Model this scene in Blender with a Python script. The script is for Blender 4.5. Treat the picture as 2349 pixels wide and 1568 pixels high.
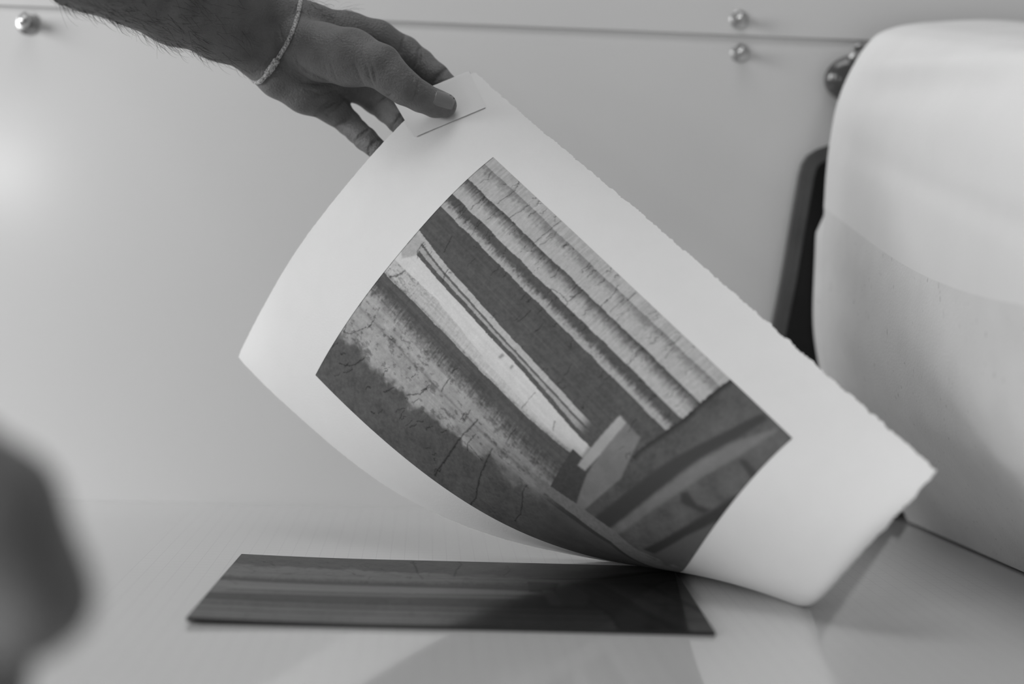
import bpy, bmesh, math, random
import numpy as np
from mathutils import Matrix, Vector

# ------------------------------------------------------------------ scene, camera, light
for o in list(bpy.data.objects):
    bpy.data.objects.remove(o)
scene = bpy.context.scene
COL = scene.collection
random.seed(4)
RNG = np.random.default_rng(11)

IMG_W, IMG_H, FPX = 2349.0, 1568.0, 3500.0
CX, CY = IMG_W / 2, IMG_H / 2
YAW, PITCH, ROLL, CAM_H = 0.05774, 0.0413, -0.02792, 0.20042
cy, sy, cp, sp = math.cos(YAW), math.sin(YAW), math.cos(PITCH), math.sin(PITCH)
FWD = np.array([sy * cp, cy * cp, -sp])
_r = np.array([cy, -sy, 0.0])
_u = np.cross(_r, FWD)
RIGHT = math.cos(ROLL) * _r - math.sin(ROLL) * _u
UP = math.sin(ROLL) * _r + math.cos(ROLL) * _u
EYE = np.array([0.0, 0.0, CAM_H])

cam_data = bpy.data.cameras.new('camera')
cam = bpy.data.objects.new('camera', cam_data)
COL.objects.link(cam)
M = Matrix.Identity(4)
for i in range(3):
    M[i][0], M[i][1], M[i][2], M[i][3] = RIGHT[i], UP[i], -FWD[i], EYE[i]
cam.matrix_world = M
cam_data.sensor_width = 36.0
cam_data.lens = FPX / IMG_W * 36.0
cam_data.clip_start = 0.02
cam_data.dof.use_dof = True
cam_data.dof.focus_distance = 1.06
cam_data.dof.aperture_fstop = 2.7
scene.camera = cam

scene.view_settings.view_transform = 'Standard'
scene.view_settings.look = 'None'
scene.view_settings.gamma = 1.0
scene.view_settings.use_curve_mapping = False
scene.view_settings.exposure = 0.0

world = bpy.data.worlds.new('studio_world')
scene.world = world
world.use_nodes = True
bg = world.node_tree.nodes['Background']
bg.inputs[0].default_value = (1, 1, 1, 1)
bg.inputs[1].default_value = 0.22


def area_light(name, loc, target, sx, sz, watts, shape='RECTANGLE'):
    d = bpy.data.lights.new(name, 'AREA')
    d.shape = shape
    d.size, d.size_y = sx, sz
    d.energy = watts
    o = bpy.data.objects.new(name, d)
    COL.objects.link(o)
    o.location = loc
    o.rotation_euler = (Vector(target) - Vector(loc)).to_track_quat('-Z', 'Y').to_euler()
    return o


# daylight from the left throws the sheet's shadow onto the felt and shades the bolts on their right;
# a ceiling lamp gives the streak along the top of the handle; a small lamp far behind the camera
# is mirrored as the glow at the left end of the lacquered wall
area_light('window_left_offscreen', (-2.5, -0.55, 0.85), (0.0, -0.55, 0.85), 2.6, 1.2, 130.0)
area_light('ceiling_lamp_offscreen', (-0.3, 0.55, 2.3), (-0.3, 0.55, 0.0), 1.4, 1.0, 14.0)
area_light('lamp_behind_offscreen', (-1.19, -1.69, 0.462), (-0.363, 1.3233, 0.28), 0.10, 0.10, 1.4, 'DISK')


# ------------------------------------------------------------------ helpers
def project(P):
    d = np.asarray(P) - EYE
    z = d @ FWD
    return np.stack([CX + FPX * (d @ RIGHT) / z, CY - FPX * (d @ UP) / z], -1)


def ray(px, py):
    return FWD + (px - CX) / FPX * RIGHT - (py - CY) / FPX * UP


def at(px, py, y):
    """point on the line of sight through a photo pixel, at world depth y"""
    d = ray(px, py)
    return EYE + d * (y / d[1])


def on_table(px, py, z=0.0):
    d = ray(px, py)
    return EYE + d * ((z - CAM_H) / d[2])


def link_mesh(name, verts, faces, mat, parent=None, smooth=True):
    me = bpy.data.meshes.new(name)
    me.from_pydata([tuple(map(float, v)) for v in verts], [], [tuple(map(int, f)) for f in faces])
    me.update()
    if smooth:
        me.polygons.foreach_set('use_smooth', [True] * len(me.polygons))
    o = bpy.data.objects.new(name, me)
    COL.objects.link(o)
    if mat:
        me.materials.append(mat)
    if parent:
        o.parent = parent
    return o


def fast_mesh(name, V, Q, mat, parent=None, smooth=True, flat_tail=0):
    """numpy quads to a mesh"""
    V = np.ascontiguousarray(V, np.float32)
    Q = np.ascontiguousarray(Q, np.int32)
    me = bpy.data.meshes.new(name)
    me.vertices.add(len(V))
    me.vertices.foreach_set('co', V.ravel())
    me.loops.add(Q.size)
    me.loops.foreach_set('vertex_index', Q.ravel())
    me.polygons.add(len(Q))
    me.polygons.foreach_set('loop_start', np.arange(0, Q.size, 4, dtype=np.int32))
    me.update(calc_edges=True)
    me.validate()
    sm_ = [smooth] * len(me.polygons)
    if flat_tail:
        sm_[-flat_tail:] = [False] * flat_tail
    me.polygons.foreach_set('use_smooth', sm_)
    o = bpy.data.objects.new(name, me)
    COL.objects.link(o)
    if mat:
        me.materials.append(mat)
    if parent:
        o.parent = parent
    return o


def grid_quads(n, m, flip=False):
    i, j = np.meshgrid(np.arange(n - 1), np.arange(m - 1), indexing='ij')
    a = (i * m + j).ravel()
    q = np.stack([a, a + m, a + m + 1, a + 1], -1)
    return q[:, ::-1] if flip else q


def with_rim(A, B, quads, ring):
    """join two faces of a sheet by an edge strip with vertices of its own, so the edge stays crisp"""
    k, r = len(A), len(ring)
    i = np.arange(r)
    j = np.roll(i, -1)
    rim = np.stack([i, i + r, j + r, j], -1) + 2 * k
    return np.concatenate([A, B, A[ring], B[ring]]), np.concatenate(list(quads) + [rim])


def box(name, lo, hi, mat, parent=None, bevel=0.0):
    bm = bmesh.new()
    bmesh.ops.create_cube(bm, size=1)
    for v in bm.verts:
        v.co = Vector([lo[k] + (v.co[k] + 0.5) * (hi[k] - lo[k]) for k in range(3)])
    if bevel:
        bmesh.ops.bevel(bm, geom=bm.edges[:], offset=bevel, segments=3, affect='EDGES', profile=0.5)
    me = bpy.data.meshes.new(name)
    bm.to_mesh(me)
    bm.free()
    o = bpy.data.objects.new(name, me)
    COL.objects.link(o)
    me.materials.append(mat)
    if parent:
        o.parent = parent
    return o


def lathe(name, profile, mat, origin, axis, parent=None, seg=32, scale=(1, 1)):
    """revolve (radius, height) pairs about axis through origin"""
    ax = Vector(axis).normalized()
    e1 = ax.orthogonal().normalized()
    if abs(ax.z) < 0.9:
        e1 = Vector((0, 0, 1)).cross(ax).normalized()
    e2 = ax.cross(e1)
    V, Fc = [], []
    n = len(profile)
    for k in range(seg):
        t = 2 * math.pi * k / seg
        for r, h in profile:
            V.append(Vector(origin) + e1 * (r * math.cos(t) * scale[0]) + e2 * (r * math.sin(t) * scale[1]) + ax * h)
    for k in range(seg):
        for i in range(n - 1):
            a, b = k * n + i, ((k + 1) % seg) * n + i
            Fc.append((a, b, b + 1, a + 1))
    return link_mesh(name, V, Fc, mat, parent)


def tube(name, pts, radii, mat, parent=None, seg=10, closed=False):
    pts = [Vector(p) for p in pts]
    n = len(pts)
    V, Fc = [], []
    up = Vector((0.3, 0.1, 1)).normalized()
    for i, p in enumerate(pts):
        a = pts[(i - 1) % n] if (closed or i > 0) else p
        b = pts[(i + 1) % n] if (closed or i < n - 1) else p
        t = (b - a).normalized()
        e1 = t.cross(up).normalized()
        e2 = t.cross(e1)
        for k in range(seg):
            w = 2 * math.pi * k / seg
            V.append(p + (e1 * math.cos(w) + e2 * math.sin(w)) * radii[i])
    for i in range(n if closed else n - 1):
        j = (i + 1) % n
        for k in range(seg):
            l = (k + 1) % seg
            Fc.append((i * seg + k, i * seg + l, j * seg + l, j * seg + k))
    if not closed:
        Fc.append(tuple(range(seg)))
        Fc.append(tuple((n - 1) * seg + k for k in reversed(range(seg))))
    return link_mesh(name, V, Fc, mat, parent)


def tag(o, label=None, cat=None, group=None, kind=None):
    if label:
        o['label'] = label
    if cat:
        o['category'] = cat
    if group:
        o['group'] = group
    if kind:
        o['kind'] = kind
    return o


def empty(name, loc):
    o = bpy.data.objects.new(name, None)
    COL.objects.link(o)
    o.location = loc
    o.empty_display_size = 0.02
    bpy.context.view_layer.update()
    return o


def keep(child, parent):
    """parent while keeping the mesh where it is"""
    child.parent = parent
    child.matrix_parent_inverse = parent.matrix_world.inverted()
    return child


# ------------------------------------------------------------------ materials
def material(name, grey, rough=0.6, spec=0.5, metal=0.0, noise=0.0, nscale=20.0, bump=0.0, bscale=400.0, coat=0.0, detail=4.0, bdist=0.0006):
    m = bpy.data.materials.new(name)
    m.use_nodes = True
    nt = m.node_tree
    b = nt.nodes['Principled BSDF']
    b.inputs['Base Color'].default_value = (grey, grey, grey, 1)
    b.inputs['Roughness'].default_value = rough
    b.inputs['Specular IOR Level'].default_value = spec
    b.inputs['Metallic'].default_value = metal
    b.inputs['Coat Weight'].default_value = coat
    tc = nt.nodes.new('ShaderNodeTexCoord')
    if noise:
        n = nt.nodes.new('ShaderNodeTexNoise')
        n.inputs['Scale'].default_value = nscale
        n.inputs['Detail'].default_value = detail
        mr = nt.nodes.new('ShaderNodeMapRange')
        mr.inputs['From Min'].default_value = 0.3
        mr.inputs['From Max'].default_value = 0.7
        mr.inputs['To Min'].default_value = grey * (1 - noise)
        mr.inputs['To Max'].default_value = grey * (1 + noise)
        nt.links.new(tc.outputs['Object'], n.inputs['Vector'])
        nt.links.new(n.outputs['Fac'], mr.inputs['Value'])
        nt.links.new(mr.outputs['Result'], b.inputs['Base Color'])
    if bump:
        n2 = nt.nodes.new('ShaderNodeTexNoise')
        n2.inputs['Scale'].default_value = bscale
        n2.inputs['Detail'].default_value = 3.0
        bp = nt.nodes.new('ShaderNodeBump')
        bp.inputs['Strength'].default_value = bump
        bp.inputs['Distance'].default_value = bdist
        nt.links.new(tc.outputs['Object'], n2.inputs['Vector'])
        nt.links.new(n2.outputs['Fac'], bp.inputs['Height'])
        nt.links.new(bp.outputs['Normal'], b.inputs['Normal'])
    return m


def attr_mix(m, attr, pairs):
    """drive sockets of the Principled node from a float attribute: {socket: (at 0, at 1)}"""
    nt = m.node_tree
    b = nt.nodes['Principled BSDF']
    a = nt.nodes.new('ShaderNodeAttribute')
    a.attribute_name = attr
    for sock, (lo, hi) in pairs.items():
        mr = nt.nodes.new('ShaderNodeMapRange')
        mr.inputs['To Min'].default_value = lo
        mr.inputs['To Max'].default_value = hi
        nt.links.new(a.outputs['Fac'], mr.inputs['Value'])
        nt.links.new(mr.outputs['Result'], b.inputs[sock])


M_WALL = material('white_lacquered_panel', 0.63, 0.17, 0.5, noise=0.012, nscale=3.0)
M_GAP = material('panel_joint', 0.58, 0.5)
M_STEEL = material('bright_steel', 0.50, 0.3, metal=1.0, noise=0.1, nscale=300)
M_BED = material('bed_top', 0.57, 0.07, 0.5, noise=0.015, nscale=6.0)
M_BED.node_tree.nodes['Principled BSDF'].inputs['IOR'].default_value = 2.3
M_LEG = material('bed_frame_paint', 0.10, 0.5)
M_PAPER = material('cotton_paper', 0.80, 0.9, 0.15, noise=0.01, nscale=60, bump=0.25, bscale=700)
M_TAB = material('smooth_paper', 0.76, 0.8, 0.2, bump=0.1, bscale=900)
M_INK = material('ink_on_paper', 0.5, 0.75, 0.25, bump=0.2, bscale=800)
attr_mix(M_INK, 'tone', {'Base Color': (0.0, 0.80)})
M_PLATE = material('plate_metal', 0.015, 0.35, 0.5)
M_PLATE_FACE = material('inked_plate_face', 0.02, 0.12, 0.5)
attr_mix(M_PLATE_FACE, 'tone', {'Base Color': (0.013, 0.035), 'Specular IOR Level': (0.0, 0.36), 'Roughness': (0.16, 0.10)})
M_FELT = material('woven_felt', 0.66, 0.95, 0.1, noise=0.03, nscale=35, bump=0.6, bscale=500)
M_COVER = material('cover_sheet', 0.73, 0.75, 0.2, noise=0.02, nscale=14, bump=0.15, bscale=300)
M_BLACK = material('black_frame_paint', 0.006, 0.5, 0.3)
M_RIM = material('dark_grey_frame_rim', 0.085, 0.45, 0.4, noise=0.15, nscale=40)
M_KNOB = material('dark_glossy_handle', 0.05, 0.18, 0.8)
M_FLOOR = material('floor_grey', 0.22, 0.6, noise=0.1, nscale=5)
M_SKIN = material('skin', 0.138, 0.5, 0.4, noise=0.22, nscale=55, bump=1.0, bscale=620, bdist=0.0009, detail=6)
M_NAIL = material('fingernail', 0.19, 0.25, 0.5)
M_HAIR = material('body_hair', 0.02, 0.6)
M_CORD = material('speckled_cord', 0.40, 0.8, 0.2, noise=0.75, nscale=700, bump=0.8, bscale=900)
M_SHIRT = material('dark_cloth', 0.02, 0.9, 0.1)
M_TROUSER = material('dark_trouser_cloth', 0.03, 0.9, 0.1)


def add_flecks(m, base):
    """short dark fibres caught in the felt"""
    nt = m.node_tree
    b = nt.nodes['Principled BSDF']
    tc = nt.nodes.new('ShaderNodeTexCoord')
    mp = nt.nodes.new('ShaderNodeMapping')
    mp.inputs['Scale'].default_value = (420, 420, 110)
    mp.inputs['Rotation'].default_value = (0.5, 0.2, 0.3)
    vo = nt.nodes.new('ShaderNodeTexNoise')
    vo.inputs['Scale'].default_value = 1.0
    vo.inputs['Detail'].default_value = 1.0
    mr = nt.nodes.new('ShaderNodeMapRange')
    mr.inputs['From Min'].default_value = 0.735
    mr.inputs['From Max'].default_value = 0.775
    mx = nt.nodes.new('ShaderNodeMix')
    mx.data_type = 'RGBA'
    src = b.inputs['Base Color'].links[0].from_socket
    nt.links.new(tc.outputs['Object'], mp.inputs['Vector'])
    nt.links.new(mp.outputs['Vector'], vo.inputs['Vector'])
    nt.links.new(vo.outputs['Fac'], mr.inputs['Value'])
    nt.links.new(mr.outputs['Result'], mx.inputs['Factor'])
    nt.links.new(src, mx.inputs['A'])
    mx.inputs['B'].default_value = (base, base, base, 1)
    nt.links.new(mx.outputs['Result'], b.inputs['Base Color'])


add_flecks(M_FELT, 0.38)


def grid_paper():
    m = material('printed_grid_sheet', 0.52, 0.07, 0.5)
    m.node_tree.nodes['Principled BSDF'].inputs['IOR'].default_value = 2.3
    nt = m.node_tree
    b = nt.nodes['Principled BSDF']
    tc = nt.nodes.new('ShaderNodeTexCoord')
    sep = nt.nodes.new('ShaderNodeSeparateXYZ')
    nt.links.new(tc.outputs['Object'], sep.inputs[0])
    acc = None
    for axis in ('X', 'Y'):
        for step, wid, amt in ((0.01, 0.026, 0.26), (0.001, 0.16, 0.045)):
            a = nt.nodes.new('ShaderNodeMath'); a.operation = 'DIVIDE'; a.inputs[1].default_value = step
            f = nt.nodes.new('ShaderNodeMath'); f.operation = 'FRACT'
            l = nt.nodes.new('ShaderNodeMath'); l.operation = 'LESS_THAN'; l.inputs[1].default_value = wid
            k = nt.nodes.new('ShaderNodeMath'); k.operation = 'MULTIPLY'; k.inputs[1].default_value = amt
            nt.links.new(sep.outputs[axis], a.inputs[0]); nt.links.new(a.outputs[0], f.inputs[0])
            nt.links.new(f.outputs[0], l.inputs[0]); nt.links.new(l.outputs[0], k.inputs[0])
            if acc is None:
                acc = k
            else:
                s = nt.nodes.new('ShaderNodeMath'); s.operation = 'MAXIMUM'
                nt.links.new(acc.outputs[0], s.inputs[0]); nt.links.new(k.outputs[0], s.inputs[1])
                acc = s
    mr = nt.nodes.new('ShaderNodeMapRange')
    mr.inputs['To Min'].default_value = 0.585
    mr.inputs['To Max'].default_value = 0.10
    nt.links.new(acc.outputs[0], mr.inputs['Value'])
    nt.links.new(mr.outputs['Result'], b.inputs['Base Color'])
    return m


M_GRID = grid_paper()

# ------------------------------------------------------------------ the setting: wall, floor, bed
WALL_Y, SEAM_Z = 1.3233, 0.41475
floor = box('floor', (-2.6, -2.6, -0.95), (2.6, 1.5, -0.9), M_FLOOR)
tag(floor, kind='structure')
wall = box('wall_back', (-2.6, WALL_Y + 0.003, -0.9), (2.6, WALL_Y + 0.06, 2.4), M_GAP)
tag(wall, kind='structure')


def wall_piece(px_a, px_b, other):
    """panel whose edge along the joint runs through two photo pixels"""
    p, q = at(*px_a, WALL_Y), at(*px_b, WALL_Y)
    sl = (q[2] - p[2]) / (q[0] - p[0])
    z0, z1 = p[2] + sl * (-2.6 - p[0]), p[2] + sl * (2.6 - p[0])
    V = [(x, y, z) for y in (WALL_Y, WALL_Y + 0.012) for x, z in ((-2.6, other), (2.6, other), (2.6, z1), (-2.6, z0))]
    Fc = [(0, 1, 2, 3), (7, 6, 5, 4), (0, 4, 5, 1), (1, 5, 6, 2), (2, 6, 7, 3), (3, 7, 4, 0)]
    o = link_mesh('wall_panel', V, Fc, M_WALL, wall, False)
    bv = o.modifiers.new('edge', 'BEVEL'); bv.width = 0.0005; bv.segments = 2
    return o


wall_piece((0, 26), (1950, 113), -0.9)
wall_piece((0, 12), (1950, 91), 2.4)
BOLT_CAP = [(0.0, 0.0165), (0.0020, 0.0161), (0.0036, 0.0148), (0.0045, 0.0125), (0.0044, 0.0100), (0.0034, 0.0080), (0.0034, 0.0015)]
WASHER = [(0.0, 0.0016), (0.0078, 0.0016), (0.0086, 0.0008), (0.0086, -0.001)]
for px, py, sc in ((65, 54, 1.15), (1695, 45, 0.95), (1697, 122, 0.95), (1966, 107, 0.5)):
    p = at(px, py, WALL_Y)
    wsh = lathe('bolt', [(r * sc, h * sc) for r, h in WASHER], M_STEEL, p, (0, -1, 0), wall)
    lathe('bolt_cap', [(r * sc, h * sc) for r, h in BOLT_CAP], M_STEEL, p, (0, -1, 0), wsh)

bed = empty('press_bed', (0.35, 0.8, 0.0))
keep(box('bed_top', (-0.50, 0.22, -0.03), (1.25, 1.3231, 0.0), M_BED, None, 0.0004), bed)
for x in (-0.44, 1.17):
    for y in (0.28, 1.24):
        keep(box('leg', (x - 0.03, y - 0.03, -0.9), (x + 0.03, y + 0.03, -0.03), M_LEG, None, 0.003), bed)
for y in (0.28, 1.24):
    keep(box('rail', (-0.41, y - 0.02, -0.11), (1.14, y + 0.02, -0.03), M_LEG, None, 0.003), bed)
tag(bed, 'pale glossy flat bed of the press reaching back to the white wall', 'table')

mat_x0 = -0.190
grid = box('grid_sheet', (mat_x0, 0.55, 0.0), (0.40, 1.318, 0.0006), M_GRID)
tag(grid, 'glossy pale sheet printed with fine grid lines lying under the dark plate', 'grid sheet')

# ------------------------------------------------------------------ the printed picture, drawn in its own flat coordinates
PW, PD = 0.30, 0.207


def value_noise(x, y, seed):
    g = np.random.default_rng(seed).random((257, 257))
    xi, yi = np.floor(x).astype(int), np.floor(y).astype(int)
    fx, fy = x - xi, y - yi
    fx, fy = fx * fx * (3 - 2 * fx), fy * fy * (3 - 2 * fy)
    xi, yi = xi % 256, yi % 256
    return (g[xi, yi] * (1 - fx) + g[xi + 1, yi] * fx) * (1 - fy) + (g[xi, yi + 1] * (1 - fx) + g[xi + 1, yi + 1] * fx) * fy - 0.5


def fbm(x, y, seed, oct=4):
    s, a = 0.0, 1.0
    for k in range(oct):
        s = s + a * value_noise(x * 2 ** k + 17.3 * k, y * 2 ** k + 5.1 * k, seed + k)
        a *= 0.55
    return s


def sstep(e0, e1, x):
    t = np.clip((x - e0) / (e1 - e0), 0, 1)
    return t * t * (3 - 2 * t)


def inside(a, b, poly):
    r = np.zeros(a.shape, bool)
    n = len(poly)
    for i in range(n):
        (x0, y0), (x1, y1) = poly[i], poly[(i + 1) % n]
        c = ((y0 > b) != (y1 > b))
        if y0 != y1:
            r ^= c & (a < (x1 - x0) * (b - y0) / (y1 - y0) + x0)
    return r


def blur(m, r):
    for ax in (0, 1):
        for _ in range(2):
            p = np.pad(m, [(r + 1, r) if k == ax else (0, 0) for k in (0, 1)], mode='edge')
            c = np.cumsum(p, ax)
            n_ = m.shape[ax]
            m = (np.take(c, np.arange(2 * r + 1, 2 * r + 1 + n_), ax) - np.take(c, np.arange(0, n_), ax)) / (2 * r + 1)
    return m


LEDGE_TOP = [(0.30, 0.335), (0.64, 0.33), (0.734, 0.343), (0.826, 0.337), (0.98, 0.242)]
LEDGE_BOT = [(0.30, 0.30), (0.651, 0.292), (0.738, 0.287), (0.832, 0.262), (0.978, 0.107)]
BOX_LIGHT = [(0.696, 0.689), (0.685, 0.468), (0.706, 0.472), (0.715, 0.554), (0.719, 0.687)]
BOX_MID = [(0.719, 0.687), (0.715, 0.554), (0.713, 0.474), (0.726, 0.339), (0.747, 0.339), (0.783, 0.543), (0.764, 0.685)]
BEAM = [(0.817, 0.33), (0.858, 0.548), (0.894, 0.754), (0.926, 0.887), (0.963, 0.988), (0.967, 0.982), (0.95, 0.857), (0.914, 0.704), (0.877, 0.528), (0.837, 0.324)]
BEAM2 = [(0.929, 0.33), (0.963, 0.511), (0.999, 0.657), (0.999, 0.539), (0.988, 0.41), (0.965, 0.25)]
DARK1 = [(0.775, 0.335), (0.815, 0.548), (0.848, 0.713), (0.892, 0.876), (0.918, 0.995), (0.935, 0.988), (0.922, 0.894), (0.89, 0.76), (0.856, 0.556), (0.815, 0.333)]
DARK2 = [(0.90, 0.32), (0.945, 0.528), (1.0, 0.78), (1.01, 0.69), (0.967, 0.53), (0.929, 0.33)]
NOTCH = [(0.905, 0.646), (0.914, 0.665), (0.946, 0.653), (0.976, 0.674), (0.969, 0.645), (0.918, 0.62)]
NOTCH2 = [(0.952, 0.844), (0.965, 0.861), (1.003, 0.859), (1.003, 0.83), (0.973, 0.84)]
SHARD = [(0.001, 0.634), (0.027, 0.629), (0.041, 0.582), (0.033, 0.567), (0.016, 0.539), (0.001, 0.552)]
POST1 = [(0.381, 0.56), (0.39, 0.56), (0.386, 0.541), (0.379, 0.541)]
POST2 = [(0.418, 0.556), (0.424, 0.558), (0.424, 0.543), (0.418, 0.541)]
CRACKS = [
    ([(0.428, 0.335), (0.42, 0.279), (0.413, 0.225), (0.409, 0.159), (0.401, 0.081), (0.396, 0.027)], 1.3),
    ([(0.495, 0.292), (0.497, 0.221), (0.499, 0.15), (0.51, 0.058), (0.503, 0.008), (0.501, -0.01)], 1.2),
    ([(0.277, 0.283), (0.27, 0.249), (0.242, 0.21)], 1.0), ([(0.606, 0.27), (0.606, 0.223), (0.612, 0.202), (0.621, 0.133), (0.614, 0.062)], 0.8),
    ([(0.518, 0.412), (0.514, 0.382), (0.516, 0.352)], 0.8), ([(0.313, 0.371), (0.311, 0.337), (0.313, 0.315)], 0.9),
    ([(0.443, 0.29), (0.435, 0.24), (0.443, 0.219)], 0.7), ([(0.439, 0.24), (0.486, 0.227)], 0.7),
    ([(0.095, 0.195), (0.084, 0.154), (0.071, 0.128)], 1.0), ([(0.204, 0.195), (0.187, 0.154)], 0.9),
    ([(0.044, 0.515), (0.037, 0.49), (0.022, 0.462)], 1.4), ([(0.031, 0.629), (0.035, 0.593), (0.048, 0.578)], 0.8),
    ([(0.131, 0.625), (0.133, 0.603), (0.14, 0.584)], 0.7), ([(0.364, 0.818), (0.392, 0.827), (0.418, 0.823), (0.422, 0.808)], 0.6),
    ([(0.418, 0.857), (0.418, 0.823)], 0.6), ([(0.078, 0.711), (0.091, 0.655)], 0.6), ([(0.505, 0.545), (0.501, 0.474)], 0.5),
    ([(0.584, 0.524), (0.593, 0.498)], 0.8), ([(0.249, 0.999), (0.249, 0.947), (0.247, 0.881)], 0.6), ([(0.471, 0.973), (0.482, 0.947), (0.482, 0.889)], 0.6),
    ([(0.514, 0.992), (0.516, 0.958)], 0.7), ([(0.163, 0.967), (0.161, 0.93), (0.153, 0.889)], 0.6), ([(0.11, 0.971), (0.106, 0.934), (0.103, 0.894)], 0.6),
    ([(0.003, 0.229), (0.007, 0.204), (0.027, 0.219), (0.052, 0.279)], 0.6), ([(0.664, 0.992), (0.668, 0.962)], 0.6)]


def picture(na, nb):
    """tone of the printed picture (1 = bare paper) on a na x nb grid; a runs along the long side, b from the far to the near edge"""
    a, b = np.meshgrid(np.linspace(0, 1, na), np.linspace(0, 1, nb), indexing='ij')
    x, y = a * PW * 1000, b * PD * 1000                      # millimetres
    jag = 0.0045 * fbm(x * 0.09, y * 0.03, 3, 5)
    fine = fbm(x * 0.55, y * 0.55, 21, 4)
    grain = fbm(x * 1.6, y * 1.6, 31, 2)
    blot = fbm(x * 0.10, y * 0.10, 41, 4)
    comb = fbm(x * 0.9, y * 0.06, 51, 4)                     # streaks running down the steps
    lengthwise = fbm(x * 0.02, y * 0.8, 61, 3)
    bj = b + jag
    L1, L2, L3, L4 = 0.963, 0.886, 0.813, 0.755
    L5 = np.interp(a, [0, 0.13, 0.35, 0.65], [0.646, 0.628, 0.617, 0.606])
    L6 = L5 - 0.023
    L7 = np.interp(a, [0, 0.14, 0.45, 0.65], [0.586, 0.574, 0.564, 0.546])
    L8 = np.interp(a, [0, 0.16, 0.30, 0.37, 0.5, 0.68], [0.517, 0.525, 0.510, 0.502, 0.495, 0.487])
    L9 = np.interp(a, [0, 0.3, 0.53, 0.68], [0.459, 0.465, 0.466, 0.487])
    M9 = np.interp(a, [0, 0.16, 0.49, 0.63, 0.715], [0.372, 0.364, 0.366, 0.348, 0.325])
    L10 = np.interp(a, [0, 0.1, 0.25, 0.41, 0.51, 0.72, 1], [0.195, 0.198, 0.210, 0.225, 0.25, 0.24, 0.20])
    light = 0.60 + 0.08 * fine + 0.10 * comb
    dark = 0.118 + 0.030 * fine + 0.020 * blot
    T = np.full(a.shape, 0.12)
    t = (L1 - bj) / (L1 - L2)
    s2 = light * (0.55 + 0.45 * sstep(0.0, 0.55, t + 0.14 * comb + 0.14 * fine))
    t3 = (L2 - bj) / (L2 - L3)
    s3 = dark + (light - dark) * sstep(0.0, 0.72, t3 + 0.12 * comb + 0.10 * fine)
    t4 = (L3 - bj) / (L3 - L4)
    s4 = dark + (light * 0.88 - dark) * sstep(0.38, 0.90, t4 + 0.14 * comb + 0.18 * fine)
    s5 = dark * (1.0 + 0.25 * lengthwise)
    T = np.where(bj > L1, light * 1.0 + 0.05 * comb, T)
    T = np.where((bj <= L1) & (bj > L2), s2, T)
    T = np.where((bj <= L2) & (bj > L3), s3, T)
    T = np.where((bj <= L3) & (bj > L4), s4, T)
    T = np.where(bj <= L4, s5, T)
    # thin bright treads in the middle, fading out before the block
    fade = sstep(0.665, 0.62, a)
    bm_ = b + jag * 0.5
    tread = np.where(bm_ > L6, light * 1.02, light * 0.82)
    tread = np.where(np.abs(bm_ - L6) < 0.0035, 0.16, tread)
    L67 = L7 + 0.015
    tread = np.where(bm_ < L67 - 0.3 * jag, 0.13 + 0.05 * fine, tread)
    T = np.where((bm_ <= L5) & (bm_ > L7), s5 + (tread - s5) * fade, T)
    fade2 = sstep(0.695, 0.675, a + 0.002 * comb)
    bright = 0.84 + 0.05 * fine + 0.05 * blot + 0.06 * lengthwise
    rub = 0.64 + 0.10 * sstep(0.15, 0.4, a) + 0.12 * fine + 0.10 * comb + 0.10 * lengthwise - 0.25 * sstep(0.1, 0.35, fbm(x * 0.5, y * 0.9, 71, 3)) * sstep(0.22, 0.05, a)
    v7 = np.where(bm_ > L8 + 0.004 * fine, bright, rub)
    v7 = v7 * (1 - 0.55 * np.exp(-((bm_ - L9 - 0.004) / 0.006) ** 2) * (0.6 + fine))
    v7 = v7 * (1 - 0.35 * sstep(0.55, 0.70, a) * sstep(0.53, 0.49, bm_))
    T = np.where((bm_ <= L7) & (bm_ > L9), s5 + (v7 - s5) * fade2, T)
    # shaded riser, rough lit ground, dark foreground
    t8 = (L9 - bj) / (L9 - M9)
    rough = 0.47 + 0.09 * fine + 0.14 * blot + 0.10 * lengthwise - 0.20 * sstep(0.18, 0.4, fbm(x * 0.25, y * 0.35, 81, 4))
    rough = rough * (1 - 0.35 * sstep(0.25, 0.75, a))
    s8 = dark * (1 + 0.3 * lengthwise) + (rough - dark) * sstep(0.40, 1.20, t8 + 0.2 * comb + 0.16 * fine)
    T = np.where((bj <= L9) & (bj > M9), s8, T)
    tg = (M9 - bj) / (M9 - L10)
    ground = rough * (1 - 0.30 * np.exp(-((bj - 0.312) / 0.004) ** 2))
    fore = 0.130 + 0.04 * fine + 0.035 * blot
    shore = sstep(-0.02, 0.03, bj - L10 + 0.05 * blot)
    T = np.where(bj <= M9, fore + (ground - fore) * shore * (1 - 0.65 * sstep(0.40, 0.55, a) * sstep(0.30, 0.26, bj)), T)
    # right part: wall of the court, leaning block, ledge and rays of light
    E1 = np.interp(b, [0.33, 0.66, 0.75, 0.82, 1.0], [0.745, 0.779, 0.796, 0.807, 0.813])
    court = 0.125 + 0.05 * blot + 0.025 * fine + 0.03 * sstep(0.82, 0.88, a)
    m = (a > E1 + 0.002 * fine) & (b > 0.30)
    T = np.where(m, court, T)
    T = np.where(m & (b > 0.62), T * (1 - 0.55 * np.exp(-((a - E1 - 0.004) / 0.007) ** 2)), T)
    T = np.where((a > 0.655) & (a < 0.745) & (b < 0.50) & (b > 0.33) & (a < E1), 0.085 + 0.02 * fine, T)
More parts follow.
